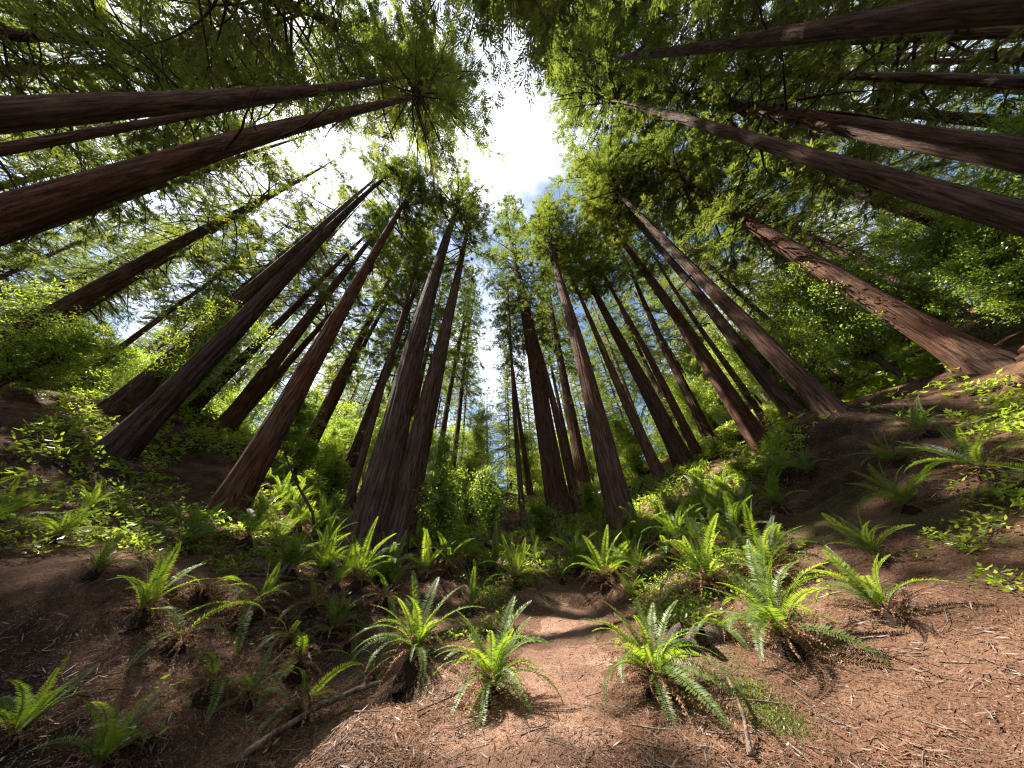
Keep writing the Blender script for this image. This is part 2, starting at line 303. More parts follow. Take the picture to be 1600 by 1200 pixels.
pm = smooth(mesh_np('path', np.stack([sx, sy, sz], -1).reshape(-1, 3), np.stack([i*33+j, i*33+j+1, (i+1)*33+j+1, (i+1)*33+j], -1).reshape(-1, 4)))
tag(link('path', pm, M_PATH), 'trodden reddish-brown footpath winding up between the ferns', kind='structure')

# ------------------------------------------------------------------ foliage generators (numpy)
def kites(P, D, N, ln, wd):
    """leaf quads: base, two shoulders, tip"""
    D = D / (np.linalg.norm(D, axis=1)[:, None] + 1e-9); S = np.cross(D, N); S /= np.linalg.norm(S, axis=1)[:, None] + 1e-9
    ln = ln[:, None]; wd = wd[:, None]; Nn = np.cross(S, D)
    V = np.stack([P, P + D * ln * .45 + S * wd - Nn * wd * .25, P + D * ln, P + D * ln * .45 - S * wd - Nn * wd * .25], 1)
    n = len(P); return V.reshape(-1, 3), np.arange(n * 4).reshape(n, 4)
def conifer(seed, L, Rad, nb=150, leaf=.26, sprays=4.6, bare=.10, low=.55):
    """redwood crown of length L: arrays for limbs and needle sprays, base of crown at z=0"""
    r = np.random.RandomState(seed); mb = MB(); KP, KD, KN, BI = [], [], [], []
    side = r.uniform(0, 6.28)
    for b in range(nb):
        t = (b + r.rand()) / nb; az = b * 2.39996 + r.normal(0, .5)
        prof = (low + (1 - low) * min(1, t / .25)) * (1 - max(0, (t - .3) / .7) ** 1.3) + .05
        ln = Rad * prof * r.uniform(.55, 1.2) * (1 + .18 * math.cos(az - side)); ln = max(ln, .35)
        if r.rand() < .08 and t < .5: ln *= 1.35
        pitch = -.25 + .95 * t + r.normal(0, .12); droop = (.42 - .25 * t) * r.uniform(.5, 1.3)
        s = np.linspace(0, 1, 6); h = np.array([math.cos(az), math.sin(az)]); bend = r.normal(0, .25)
        hx = h[0] * s - h[1] * bend * s * s; hy = h[1] * s + h[0] * bend * s * s
        P = np.stack([hx * ln, hy * ln, t * L + ln * (s * math.tan(pitch) - droop * s * s + .12 * s ** 4)], -1)
        mb.tube(P, np.interp(s, [0, 1], [.018 + .011 * ln, .006]), 4)
        if r.rand() < bare: continue
        ns = max(5, int(ln * sprays * 2.2)); ss = r.uniform(.16, 1.02, ns) ** .8
        B = np.stack([np.interp(ss, s, P[:, c]) for c in range(3)], -1)
        sd_ = r.choice([-1, 1], ns); an = az + bend * ss + sd_ * r.uniform(.35, 1.3, ns); dz = r.normal(-.22, .28, ns) + .3 * t
        SD = np.stack([np.cos(an), np.sin(an), dz], -1); SD /= np.linalg.norm(SD, axis=1)[:, None]
        sl = r.uniform(.4, 1.0, ns) * (.45 + .2 * ln) * (1.15 - .5 * ss)
        nk = 21; u = np.tile(np.linspace(.08, 1, nk), (ns, 1)) + r.normal(0, .03, (ns, nk))
        KPi = B[:, None] + SD[:, None] * (sl[:, None] * u)[..., None]; KPi[..., 2] -= .16 * sl[:, None] * u * u
        sgn = np.where(np.arange(nk) % 2, 1, -1)[None] * r.uniform(.45, .95, (ns, nk)); ca, sa = np.cos(sgn), np.sin(sgn)
        KDi = np.stack([SD[:, None, 0] * ca - SD[:, None, 1] * sa, SD[:, None, 0] * sa + SD[:, None, 1] * ca, SD[:, None, 2] + r.normal(-.1, .13, (ns, nk))], -1)
        KP.append(KPi.reshape(-1, 3)); KD.append(KDi.reshape(-1, 3)); n0 = r.normal(0, .28, (ns * nk, 3)); n0[:, 2] += 1; KN.append(n0); BI.append(np.full(ns * nk, b))
    KP = np.concatenate(KP); KD = np.concatenate(KD); KN = np.concatenate(KN); n = len(KP)
    return mb, KP, KD, KN, leaf * r.uniform(.6, 1.3, n), leaf * r.uniform(.085, .135, n), np.concatenate(BI)
def broadleaf(seed, Ht, Rad, clusters=150, per=70, leaf=.11, stems=3):
    r = np.random.RandomState(seed); mb = MB(); KP, KD, KN = [], [], []
    tops = []
    for k in range(stems):
        a = r.uniform(0, 6.28); q = r.uniform(.1, .45) * Rad; s = np.linspace(0, 1, 8)
        P = np.stack([math.cos(a) * q * s ** 1.4 + .06 * np.sin(s * 7 + k), math.sin(a) * q * s ** 1.4 + .06 * np.cos(s * 6 + k), s * Ht * r.uniform(.75, .95) - .05], -1)
        mb.tube(P, np.interp(s, [0, 1], [.012 * Ht, .004 * Ht + .004]), 6); tops.append(P)
    for c in range(clusters):
        P = tops[r.randint(stems)]; u = r.uniform(.22, 1.0); b = np.array([np.interp(u, np.linspace(0, 1, 8), P[:, k]) for k in range(3)])
        a = r.uniform(0, 6.28); ln = Rad * (.25 + .75 * math.sin(math.pi * min(1, u * .8 + .1))) * r.uniform(.25, 1.0)
        e = b + np.array([math.cos(a) * ln, math.sin(a) * ln, ln * r.uniform(-.15, .55)]); m_ = (b + e) / 2 + np.array([0, 0, .1 * ln])
        mb.tube([b, m_, e], [.007 * Ht ** .5, .005 * Ht ** .5, .003], 3)
        n = per; w = r.uniform(.15, 1.1, n); base = b + (e - b) * w[:, None] + r.normal(0, 1, (n, 3)) * np.array([.16, .16, .10]) * (.4 + .35 * Rad ** .5)
        d = r.normal(0, 1, (n, 3)) + (e - b) / (ln + .01) * .7; d[:, 2] -= .35; nn = r.normal(0, .5, (n, 3)); nn[:, 2] += 1
        KP.append(base); KD.append(d); KN.append(nn)
    KP = np.concatenate(KP); KD = np.concatenate(KD); KN = np.concatenate(KN); n = len(KP)
    return mb, KP, KD, KN, leaf * r.uniform(.6, 1.3, n), leaf * r.uniform(.16, .28, n)

# gaps in the canopy where the photograph shows sun on the ground: (ground px, radius m)
WIN = [((760,1080),1.25),((690,1150),1.2),((870,1160),1.3),((900,1050),1.1),((1040,1080),1.25),((1150,1120),1.2),((1200,1000),.9),((880,990),1.0),((640,990),.5),((1110,880),1.0),((1210,880),.9),((945,890),.9),
       ((1010,790),1.1),((1150,770),.9),((800,880),.7),((1000,1190),1.0),((1060,860),.8),((1150,850),.8),((1000,900),.8),((860,905),.7),((700,890),.7),((1180,945),.8),((1120,760),.9),((1235,1110),1.2),((1250,1010),1.1),((560,1190),.8),((560,900),.5),((430,800),.9),((400,835),.9),((470,855),.8),((385,780),.9)]
WINP = []
for p, r_ in WIN:
    g = hit(*p); WINP.append((g[0], g[1], g[2] + .4, r_))
for p_, d_, r_ in [((682,770),10.6,1.0),((765,770),13.0,1.0),((700,700),11.5,.8)]: WINP.append((*at(*p_, d_), r_))
WINP = np.array(WINP)
def sunlit(P):
    """True for points whose shade would fall inside one of the gaps"""
    out = np.zeros(len(P), bool)
    for x, y, z, r_ in WINP:
        d = P - np.array([x, y, z]); q = d - (d @ SUNV)[:, None] * SUNV
        c = np.flatnonzero((q * q).sum(1) < (r_ * 1.35) ** 2)
        if len(c): out[c] |= np.linalg.norm(q[c], axis=1) < r_ * (1 + .35 * vnoise(P[c, 0] * 1.1, P[c, 1] * 1.1, P[c, 2] * 1.1))
    return out

# ------------------------------------------------------------------ redwoods
CL, CR = 26.0, 4.6
PROTO = []
for k in range(7):
    thin = k % 4 == 3                          # every fourth crown is wispy, with more bare limbs showing
    mb, *kt, bid = conifer(100 + k, CL, CR, nb=104 if thin else 146 - 8 * (k % 3), leaf=.235, sprays=(1.9 if thin else 2.25) + .25 * (k % 3), bare=.30 if thin else .16, low=[.5, .75, .35][k % 3])
    lm = mesh_np('crown', *kites(*kt)); lm.materials.append(M_NEEDLE)
    bm_ = smooth(mb.mesh('limbs')); bm_.materials.append(M_TWIG)
    PROTO.append((lm, bm_, kt, (np.concatenate(mb.v), np.concatenate(mb.q), bid)))
def trunk_mesh(H, r0, seed, sides=44, rings=64, flare=.75, lean=(0, 0), ridge=.085, sink=1.7):
    """tapered, fluted trunk with a flared foot; local z=0 at the ground"""
    r = np.random.RandomState(seed); hz = np.concatenate([[-sink], np.geomspace(.12, H + .12, rings - 1) - .12]); th = np.arange(sides) * 2 * math.pi / sides
    tap = np.clip(1 - hz / (H * 1.01), 0, 1) ** .75; fl = flare * np.exp(-np.clip(hz, -.3, 99) / (r0 * 1.5 + .15))
    ph = r.uniform(0, 6.28, 6); w = vnoise(np.cos(th)[None] * 1.2 + 7 * ph[0], np.sin(th)[None] * 1.2, hz[:, None] * .25)
    nr = int(np.clip(r0 * 34, 7, sides // 3))
    rid = np.abs(np.sin(nr / 2 * th[None] + 1.6 * w + ph[1])) - .6
    rid += .5 * vnoise(np.cos(th)[None] * nr * .35, np.sin(th)[None] * nr * .35 + ph[2], hz[:, None] * .5)
    lobes = .6 * np.sin(3 * th[None] + ph[3]) + .7 * np.sin(7 * th[None] + ph[4])
    rad = r0 * tap[:, None] * (1 + ridge * rid + .03 * w) + r0 * fl[:, None] * (1 + .5 * lobes + .1 * w)
    cx = lean[0] * hz + .13 * np.sin(hz * .13 + ph[5]) * np.clip(hz / 10, 0, 1); cy = lean[1] * hz + .13 * np.cos(hz * .11 + ph[0]) * np.clip(hz / 10, 0, 1)
    V = np.stack([cx[:, None] + rad * np.cos(th), cy[:, None] + rad * np.sin(th), np.broadcast_to(hz[:, None], rad.shape)], -1)
    i, j = np.meshgrid(np.arange(rings - 1), np.arange(sides), indexing='ij'); j2 = (j + 1) % sides
    return smooth(mesh_np('trunk', V.reshape(-1, 3), np.stack([i*sides+j, i*sides+j2, (i+1)*sides+j2, (i+1)*sides+j], -1).reshape(-1, 4)))
random.seed(4)
def add_crown(tree, base, H, start, rad, lean, k, rz):
    """limbs and needles of a tree; where its shade would close a gap in the canopy the crown is thinned there"""
    L_ = H * (1 - start) * 1.02; z0 = H * start; s = (rad / CR, rad / CR, L_ / CL)
    lm, bm_, kt, (LV, LQ, bid) = PROTO[k]
    c, sn = math.cos(rz), math.sin(rz)
    def place(P):
        P = P * np.array(s); P = np.stack([P[:, 0] * c - P[:, 1] * sn, P[:, 0] * sn + P[:, 1] * c, P[:, 2]], -1)
        P[:, 0] += lean[0] * (P[:, 2] + z0); P[:, 1] += lean[1] * (P[:, 2] + z0)
        return P + np.array([base[0], base[1], base[2] + z0])
    lit = sunlit(place(kt[0]))
    M = Matrix.Translation((0, 0, z0)) @ Matrix(((1, 0, lean[0], lean[0] * z0), (0, 1, lean[1], lean[1] * z0), (0, 0, 1, 0), (0, 0, 0, 1))) @ Matrix.Rotation(rz, 4, 'Z') @ Matrix.Diagonal((*s, 1))
    if lit.mean() > .009:
        nb = len(LV) // 24; lost = (np.bincount(bid, lit, nb) / np.maximum(1, np.bincount(bid, minlength=nb)) > .3) | sunlit(place(LV)).reshape(nb, 24)[:, 8:].any(1)
        keep = ~lit & ~lost[bid]; kq = ~np.repeat(lost, 20)
        bm_ = smooth(mesh_np('limbs', LV, LQ[kq])); bm_.materials.append(M_TWIG); lm = mesh_np('crown', *kites(*[a[keep] for a in kt])); lm.materials.append(M_NEEDLE)
    cr = link('crown', lm, None, tree); cr.matrix_local = M; cr['kind'] = 'stuff'
    br = link('limbs', bm_, None, tree); br.matrix_local = M; br['kind'] = 'stuff'
    return lit.mean()
DLIMB = []
for k in range(5):
    q_ = np.random.RandomState(60 + k); mb = MB(); u = np.linspace(0, 1, 6); P = np.stack([u * 1.5, .2 * q_.normal() * u ** 2, (q_.uniform(-.2, .4)) * u + q_.normal(0, .04, 6)], -1); P[0] = 0
    mb.tube(P, np.linspace(.035, .006, 6), 5)
    for f_ in (2, 3, 4): mb.tube([P[f_], P[f_] + q_.normal(0, .15, 3) + [.1, 0, 0], P[f_] + q_.normal(0, .25, 3) + [.25, 0, -.05]], [.010, .007, .003], 3)
    m_ = smooth(mb.mesh('dead_limb')); m_.materials.append(M_TWIG); DLIMB.append(m_)
TREE_XY = []
for idx, (key, bpx, dist, mid, tip, (wp, wpx), start, crad, label) in enumerate(TREES):
    if bpx is not None:
        x, y, _ = at(*bpx, dist)
    else:
        dm = ray(*wp); hm = math.hypot(dm[0], dm[1]); x, y = EYE[0] + dm[0] / hm * dist, EYE[1] + dm[1] / hm * dist
    z = tz(x, y); B = np.array([x, y, z])
    dm = ray(*mid)
    # point on the sight line through the trunk pixel that lies nearest a plumb line through the base
    hv = dm[:2]; t = ((B[:2] - EYE[:2]) @ hv) / (hv @ hv); Pm = EYE + dm * t
    hh = max(Pm[2] - z, 4.0); lean = (Pm[:2] - B[:2]) / hh
    lean = np.clip(lean, -.06, .06)
    dt = ray(*tip); tt_ = ((B[:2] - EYE[:2]) @ dt[:2]) / (dt[:2] @ dt[:2] + 1e-9); H = float(np.clip((EYE + dt * tt_)[2] - z, 36, 58))
    dw = ray(*wp); tw = ((B[:2] - EYE[:2]) @ dw[:2]) / (dw[:2] @ dw[:2]); Pw = EYE + dw * tw; hw = max(Pw[2] - z, .5)
    sidev = np.cross(dw, [0, 0, 1]); sidev /= np.linalg.norm(sidev)
    ppm = np.linalg.norm(proj(Pw + sidev * .25)[:2] - proj(Pw - sidev * .25)[:2]) / .5
    r0 = wpx / ppm / 2 / max(.3, (1 - hw / (H * 1.01))) ** .75
    fl_ = .40 if key in ('A', 'A2') else .20
    r0 = float(np.clip(.88 * r0 / (1 + fl_ * math.exp(-hw / (r0 * 1.5 + .15))), .10, 1.1))
    t_ = empty('redwood_tree', (x, y, z)); tag(t_, label, 'tree', 'redwoods of the grove')
    big = r0 > .3
    tm = trunk_mesh(H, r0, idx + 11, 96 if big else 28, 110 if big else 50, flare=fl_, lean=lean)
    link('trunk', tm, M_BARK, t_)
    lf = add_crown(t_, B, H, start + (.12 if key in ('A', 'C', 'K3', 'K8') else .07 if start > .44 else 0), crad * 1.4, lean, {'A': 3, 'C': 3, 'A2': 3, 'K3': 3, 'E2': 3}.get(key, idx % 7), random.uniform(0, 6.28))
    for q in range(random.randint(3, 8) if r0 > .16 else 0):
        hz_ = H * random.uniform(.16, start + .05); a_ = random.uniform(0, 6.28); rr_ = r0 * (1 - hz_ / H) ** .75 * .9
        dl = link('dead_limb', DLIMB[random.randrange(5)], None, t_); s_ = random.uniform(.5, 1.5); dl.scale = (s_, s_, s_)
        dl.location = (lean[0] * hz_ + math.cos(a_) * rr_, lean[1] * hz_ + math.sin(a_) * rr_, hz_); dl.rotation_euler = (0, random.uniform(-.3, .3), a_)
    TREE_XY.append((x, y))
    print('TREE %s d=%.1f xyz=(%.1f %.1f %.1f) H=%.1f r0=%.2f lean=(%.3f %.3f) cull=%.3f' % (key, dist, x, y, z, H, r0, lean[0], lean[1], lf))

# ------------------------------------------------------------------ redwoods beyond the ones above (deeper in the grove, beside and behind the camera)
BGT = [trunk_mesh(40., .36, 900 + k, 20, 40, flare=.4, ridge=.06, sink=1.5) for k in range(4)]
for m in BGT: m.materials.append(M_BARK)
def plain_tree(x, y, H, rk, start, crad, label, group, k):
    z = tz(x, y); t_ = empty('redwood_tree', (x, y, z)); tag(t_, label, 'tree', group)
    lean = np.array([random.gauss(0, .012), random.gauss(0, .012)])
    tr = link('trunk', BGT[k % 4], None, t_)
    tr.matrix_local = Matrix(((1, 0, lean[0], 0), (0, 1, lean[1], 0), (0, 0, 1, 0), (0, 0, 0, 1))) @ Matrix.Rotation(random.uniform(0, 6.28), 4, 'Z') @ Matrix.Diagonal((rk, rk, H / 40., 1))
    add_crown(t_, (x, y, z), H, start, crad, lean, k % 7, random.uniform(0, 6.28)); TREE_XY.append((x, y)); return t_
def pol(az, d): return math.sin(R(az)) * d, math.cos(R(az)) * d
NEARB = [(-104, 12, 44, .42, 4.8, 'tall redwood whose boughs hang over the upper left corner'),
         (-128, 13, 46, .40, 5.0, 'redwood behind the viewpoint with boughs at the top left edge'),
         (-158, 12, 45, .42, 5.0, 'redwood behind the viewpoint with boughs above the sky gap'),
         (160, 12, 47, .40, 5.2, 'redwood behind the viewpoint with sunlit boughs right of the sky gap'),
         (132, 11, 46, .38, 5.4, 'redwood behind the viewpoint with sunlit boughs at the top right edge'),
         (106, 15, 46, .32, 5.6, 'leafy redwood hanging green boughs over the upper right corner'),
         (82, 15, 44, .30, 5.4, 'leafy redwood filling the space between the sunlit right-hand trunks'),
         (66, 16, 42, .26, 5.0, 'leafy redwood with low boughs above the right-hand slope'),
         (-62, 19, 43, .30, 4.8, 'dense redwood behind the grey-brown trunk on the left'),
         (-88, 17, 44, .34, 4.8, 'dense redwood left of the silhouetted pair'),
         (-72, 24, 42, .30, 4.6, 'farther dense redwood on the left slope below the silhouetted pair')]
NEARB += [(-52, 20, 42, .24, 4.4, 'feathery redwood filling the gap between the grey-brown and reddish left trunks'), (-41, 23, 42, .22, 4.4, 'feathery redwood just behind the reddish left redwood'),
          (-33, 21, 40, .24, 4.0, 'feathery redwood behind the left side of the flared clump'), (-24, 26, 42, .2, 4.2, 'feathery redwood behind the right side of the flared clump'),
          (150, 6.8, 47, .44, 5.4, 'redwood behind the right shoulder whose boughs edge the sky gap'),
          (178, 5.0, 47, .42, 5.6, 'redwood close behind the viewpoint closing the top of the sky gap'),
          (-6.5, 52, 34, .2, 4.2, 'distant pale conifer at the left side of the blue sky gap'), (-8.5, 64, 36, .15, 4.4, 'farther distant conifer left of the blue sky gap'),
          (0.5, 70, 36, .15, 4.2, 'distant conifer at the right side of the blue sky gap'), (-4, 95, 30, .1, 4.5, 'farthest conifer low in the blue sky gap')]
for k, (az, d, H, st, cr_, lb) in enumerate(NEARB): plain_tree(*pol(az, d), H, 1.1, st, cr_, lb, 'redwoods of the grove', k)
SHORT = {'A': 'the massive flared redwood', 'B': 'the straight reddish redwood', 'C': 'the thick grey-brown redwood', 'G': 'the sunlit pinkish trunk', 'K1': 'the reddish right-edge redwood',
         'K3': 'the knobbly-footed redwood', 'K6': 'the redwood clump on the right slope', 'K8': 'the lone dark straight redwood', 'K9': 'the leafy-stemmed redwood', 'L3': 'the slender redwood left of the clump', 'D': 'the silhouetted pair', 'F': 'the trunk with one sunlit band', 'J': 'the half-hidden pink trunk', 'L1': 'the dark conifer by the sky gap', 'K5': 'the slim trunk with pale top'}
ANCH = [(SHORT[t[0]], math.degrees(math.atan2(*TREE_XY[q]))) for q, t in enumerate(TREES) if t[0] in SHORT]
ORD = 'first second third fourth fifth sixth seventh eighth ninth tenth eleventh twelfth thirteenth fourteenth fifteenth sixteenth seventeenth eighteenth nineteenth twentieth twenty-first twenty-second twenty-third twenty-fourth twenty-fifth twenty-sixth twenty-seventh twenty-eighth twenty-ninth thirtieth thirty-first thirty-second thirty-third thirty-fourth thirty-fifth'.split()
def name_by_anchor(objs, what, cat, grp):
    """labels that count outward from the nearest well-marked redwood, nearer ones first"""
    b = {}
    for e in objs:
        az = math.degrees(math.atan2(e.location.x, e.location.y)); a = min(ANCH, key=lambda q: abs(q[1] - az)); b.setdefault((a[0], 'right' if az > a[1] else 'left'), []).append(e)
    for (an, sd_), l in b.items():
        for q, e in enumerate(sorted(l, key=lambda e: e.location.length)): tag(e, '%s, %s deep behind and %s of %s' % (what, ORD[min(q, 34)], sd_, an), cat, grp)
rb = random.Random(21); n_bg = 0; BGO = []
GAPS = np.array([(*pol(a_, d_), tz(*pol(a_, d_)) + 4) for a_, d_ in [(3,22),(8,26),(20,24),(33,28),(48,26),(9,36),(20,40),(25,24),(40,23),(15,28),(33,40),(60,24),(-11,24),(-28,26),(-40,23),(-18,32),(-50,30)]])
def closes_gap(x, y, z, H, st, cr_):
    P = np.array([(x, y, z + H * q) for q in np.linspace(st, 1, 8)])
    for g_ in GAPS:
        d_ = P - g_; al = d_ @ SUNV; q = np.linalg.norm(d_ - al[:, None] * SUNV, axis=1)
        if ((q < cr_ * .8 + .6) & (al > 0)).any(): return True
    return False
for tries in range(6000):
    if n_bg >= 235: break
    az = rb.uniform(-108, 108); d = 22 + 85 * rb.random() ** 1.15; x, y = pol(az, d)
    if -7.6 < az < -2.6 and d < 100: continue
    if min(math.hypot(x - a, y - b) for a, b in TREE_XY) < 2.4 + d * .02: continue
    H_, st_, cr_ = rb.uniform(34, 50), rb.uniform(.06, .42), rb.uniform(3.0, 4.6)
    if d < 75 and closes_gap(x, y, tz(x, y), H_, st_, cr_): continue
    BGO.append(plain_tree(x, y, H_, rb.uniform(.5, 1.0), st_, cr_, None, None, n_bg)); n_bg += 1
name_by_anchor(BGO, 'slender background redwood', 'tree', 'background redwoods')

# ------------------------------------------------------------------ understory trees, saplings and shrubs
BRO = []
for k in range(4):
    mb, *kt = broadleaf(300 + k, 7.0, 2.6, clusters=170, per=100, leaf=.125, stems=[2, 3, 1, 3][k]); a = mesh_np('crown', *kites(*kt)); a.materials.append(M_BROAD)
    b = smooth(mb.mesh('trunk')); b.materials.append(M_TWIG); BRO.append((a, b))
SAP = []
for k in range(4):
    mb, *kt = broadleaf(330 + k, 2.6, .85, clusters=95, per=42, leaf=.10, stems=[1, 3, 2, 1][k]); a = mesh_np('foliage', *kites(*kt)); a.materials.append(M_BROAD)
    b = smooth(mb.mesh('stem')); b.materials.append(M_TWIG); SAP.append((a, b))
def bush(name, proto, x, y, s, sz, label, cat, group, parts):
    e = empty(name, (x, y, tz(x, y) - .03), random.uniform(0, 6.28)); tag(e, label, cat, group)
    for nm, m in zip(parts, proto):
        c_ = link(nm, m, None, e); c_.scale = (s, s, sz)
    return e
for k, (px, py, d, s, sz, lb) in enumerate([
    (685, 845, 10.6, 1.25, 1.35, 'bright yellow-green sapling right of the flared redwood clump'),
    (765, 838, 13.0, 1.45, 1.55, 'airy green sapling in the middle of the ravine mouth'),
    (735, 845, 15.0, 1.2, 1.1, 'dim green sapling between the two bright ones in the ravine'),
    (845, 835, 14.5, 1.1, .8, 'low bush at the foot of the leafy-stemmed redwood'),
    (930, 815, 16.0, 1.0, .7, 'low bush left of the lone dark redwood'),
    (1000, 745, 21.0, 1.5, 1.1, 'sunlit yellow-green bush behind the lone dark redwood'),
    (1130, 725, 18.5, .7, .38, 'leafy sprout at the foot of the right-hand redwood clump'),
    (1185, 770, 12.5, .6, .34, 'bright broad-leaved sprout on the right slope'),
    (1090, 752, 15.5, .6, .3, 'small leafy sprout below the right-hand redwood clump'),
    (505, 800, 16.0, 1.3, .9, 'dim bush behind the left flank of the flared redwood'),
    (440, 770, 17.0, 1.4, 1.0, 'shaded bush on the fern slope behind the reddish left redwood'),
    (1225, 655, 21.0, 1.3, .8, 'bright bush at the foot of the right-edge redwoods'),
    (590, 905, 8.9, .45, .18, 'low green seedling patch in front of the flared trunks')]):
    x, y, _ = at(px, py, d); bush('sapling', SAP[k % 4], x, y, s, sz, lb, 'sapling', 'saplings and bushes', ('foliage', 'stem'))
n_u = 0; UXY = []; UO = []
for tries in range(6000):
    if n_u >= 140: break
    az = rb.uniform(-100, 100); d = 16 + 55 * rb.random() ** 1.3; x, y = pol(az, d)
    if -7 < az < -2.5: continue
    if abs(az) < 25 and d < 21: continue
    if 5 < az < 50 and d < 27: continue
    if sunlit(np.array([[x, y, tz(x, y) + q] for q in (1, 3, 5, 7)])).any(): continue
    if UXY and min(math.hypot(x - a, y - b) for a, b in UXY) < 2.4: continue
    UXY.append((x, y)); s = rb.uniform(.6, .9) if d < 26 else rb.uniform(.7, 1.4)
    UO.append(bush('understory_tree', BRO[n_u % 4], x, y, s, s * rb.uniform(.8, 1.5), None, None, None, ('crown', 'trunk'))); n_u += 1
for tries in range(3000):
    if n_u >= 205: break
    az = rb.uniform(-75, 60); d = rb.uniform(32, 85); x, y = pol(az, d)
    if -6.5 < az < -3 or min(math.hypot(x - a, y - b) for a, b in UXY) < 3.5: continue
    UXY.append((x, y)); s = rb.uniform(1.3, 2.2)
    UO.append(bush('understory_tree', BRO[n_u % 4], x, y, s, s * rb.uniform(.9, 1.4), None, None, None, ('crown', 'trunk'))); n_u += 1
name_by_anchor(UO, 'broad-leaved understory tree', 'tree', 'understory trees')

# ------------------------------------------------------------------ ferns
def frond_mesh(seed, a0, a1, n=36, wmax=.115, dead=False):
    r = np.random.RandomState(seed); m = 18; s = np.linspace(0, 1, m); ang = R(a0) + (R(a1) - R(a0)) * s ** 1.15
    ds = 1 / (m - 1); X = np.concatenate([[0], np.cumsum(np.cos(ang[:-1]) * ds)]); Z = np.concatenate([[0], np.cumsum(np.sin(ang[:-1]) * ds)])
    yb = r.normal(0, .10); Y = yb * s * s
    P = np.stack([X, Y, Z], -1); mb = MB(); mb.tube(P[::2], np.linspace(.007, .0015, 9), 3)
    u = np.linspace(.10, .985, n); B = np.stack([np.interp(u, s, P[:, c]) for c in range(3)], -1); an = np.interp(u, s, ang)
    T = np.stack([np.cos(an), 2 * yb * u, np.sin(an)], -1); N = np.stack([-np.sin(an), 0 * an, np.cos(an)], -1)
    wl = wmax * np.minimum(1, (u + .05) / .25) ** .6 * np.clip(1.04 - u ** 2.6, 0, 1) ** .8 + .008
    KP, KD, KN, LL = [], [], [], []
    for sg in (-1, 1):
        lat = np.array([0, sg, 0.]); lift = .18 if not dead else r.normal(-.3, .5, n)[:, None]
        D = lat + T * (.22 + .5 * u[:, None] ** 3) + N * lift + r.normal(0, .07 if not dead else .35, (n, 3))
        KP.append(B); KD.append(D); KN.append(N + r.normal(0, .15 if not dead else .6, (n, 3))); LL.append(wl * r.uniform(.9, 1.08, n) * (1 if not dead else .7))
    LL = np.concatenate(LL); V, Q = kites(np.concatenate(KP), np.concatenate(KD), np.concatenate(KN), LL, np.full(2 * n, .5 / n) * (.86 if not dead else .6))
    mb.add(V, Q); return mb.mesh('frond' if not dead else 'dead_frond')
FR = {}
for typ, (a0, a1) in {'up': (84, 52), 'mid': (72, 8), 'arch': (60, -38), 'droop': (38, -68), 'hang': (12, -80)}.items():
    FR[typ] = [frond_mesh(500 + 10 * len(FR) + q, a0 + [0, 5, -5][q], a1 + [0, 14, -12][q], 46, [.11, .095, .12][q]) for q in range(3)]
    for m in FR[typ]: m.materials.append(M_FERN)
DEAD = [frond_mesh(700 + q, [50, 30, 15, 0, 58][q], [-58, -66, -60, -66, -50][q], 26, .085, True) for q in range(5)]
for m in DEAD: m.materials.append(M_DEAD)
_r = np.random.RandomState(5); u_, v_ = np.meshgrid(np.linspace(0, 1, 7), np.arange(10), indexing='ij'); rad_ = (.26 * (1 - u_) ** .7 + .03) * (1 + _r.normal(0, .12, u_.shape))
HV = np.stack([rad_ * np.cos(v_ * .6283), rad_ * np.sin(v_ * .6283), -.28 + .48 * u_ + _r.normal(0, .01, u_.shape)], -1).reshape(-1, 3)
ii, jj = np.meshgrid(np.arange(6), np.arange(10), indexing='ij'); HQ = np.stack([ii*10+jj, ii*10+(jj+1)%10, (ii+1)*10+(jj+1)%10, (ii+1)*10+jj], -1).reshape(-1, 4)
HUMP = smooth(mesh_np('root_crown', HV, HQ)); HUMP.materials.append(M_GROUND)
rf = random.Random(3)
def fern(px, py, L, label, spec=None, counts=None, dead=10, group='sword ferns', hump=.8, pos=None):
    x, y, z = pos if pos else hit(px, py)
    e = empty('sword_fern', (x, y, z)); tag(e, label, 'fern', group)
    top = .19 * hump * L
    h_ = link('root_crown', HUMP, None, e); h_.scale = (L * hump * 1.05, L * hump * 1.05, L * hump * .95); h_.rotation_euler.z = rf.uniform(0, 6)
    fl = list(spec or [])
    if counts:
        ph = rf.uniform(0, 360)
        for typ, n in counts.items():
            for q in range(n): fl.append((ph + 360 * q / n + rf.uniform(-25, 25), typ, rf.uniform(.75, 1.1)))
            ph += 70
    if spec:
        for q in range(18): fl.append((rf.uniform(0, 360), rf.choice(['mid', 'arch', 'droop', 'arch']), rf.uniform(.5, .95)))
    for az, typ, l in fl:
        f_ = link('frond', FR[typ][rf.randrange(3)], None, e); s = L * l; f_.scale = (s, s * rf.uniform(.9, 1.1), s)
        f_.rotation_euler = (rf.gauss(0, .24), rf.gauss(0, .15), R(90 - az)); f_.location = (math.sin(R(az)) * .03, math.cos(R(az)) * .03, top)
    dead = int(dead * 2.0)
    for q in range(dead):
        az = 360 * q / dead + rf.uniform(-20, 20); s = L * rf.uniform(.45, .8)
        f_ = link('dead_frond', DEAD[rf.randrange(5)], None, e); f_.scale = (s, s, s); f_.rotation_euler = (rf.gauss(0, .3), 0, R(90 - az)); f_.location = (0, 0, top * rf.uniform(.5, 1.0))
    return e
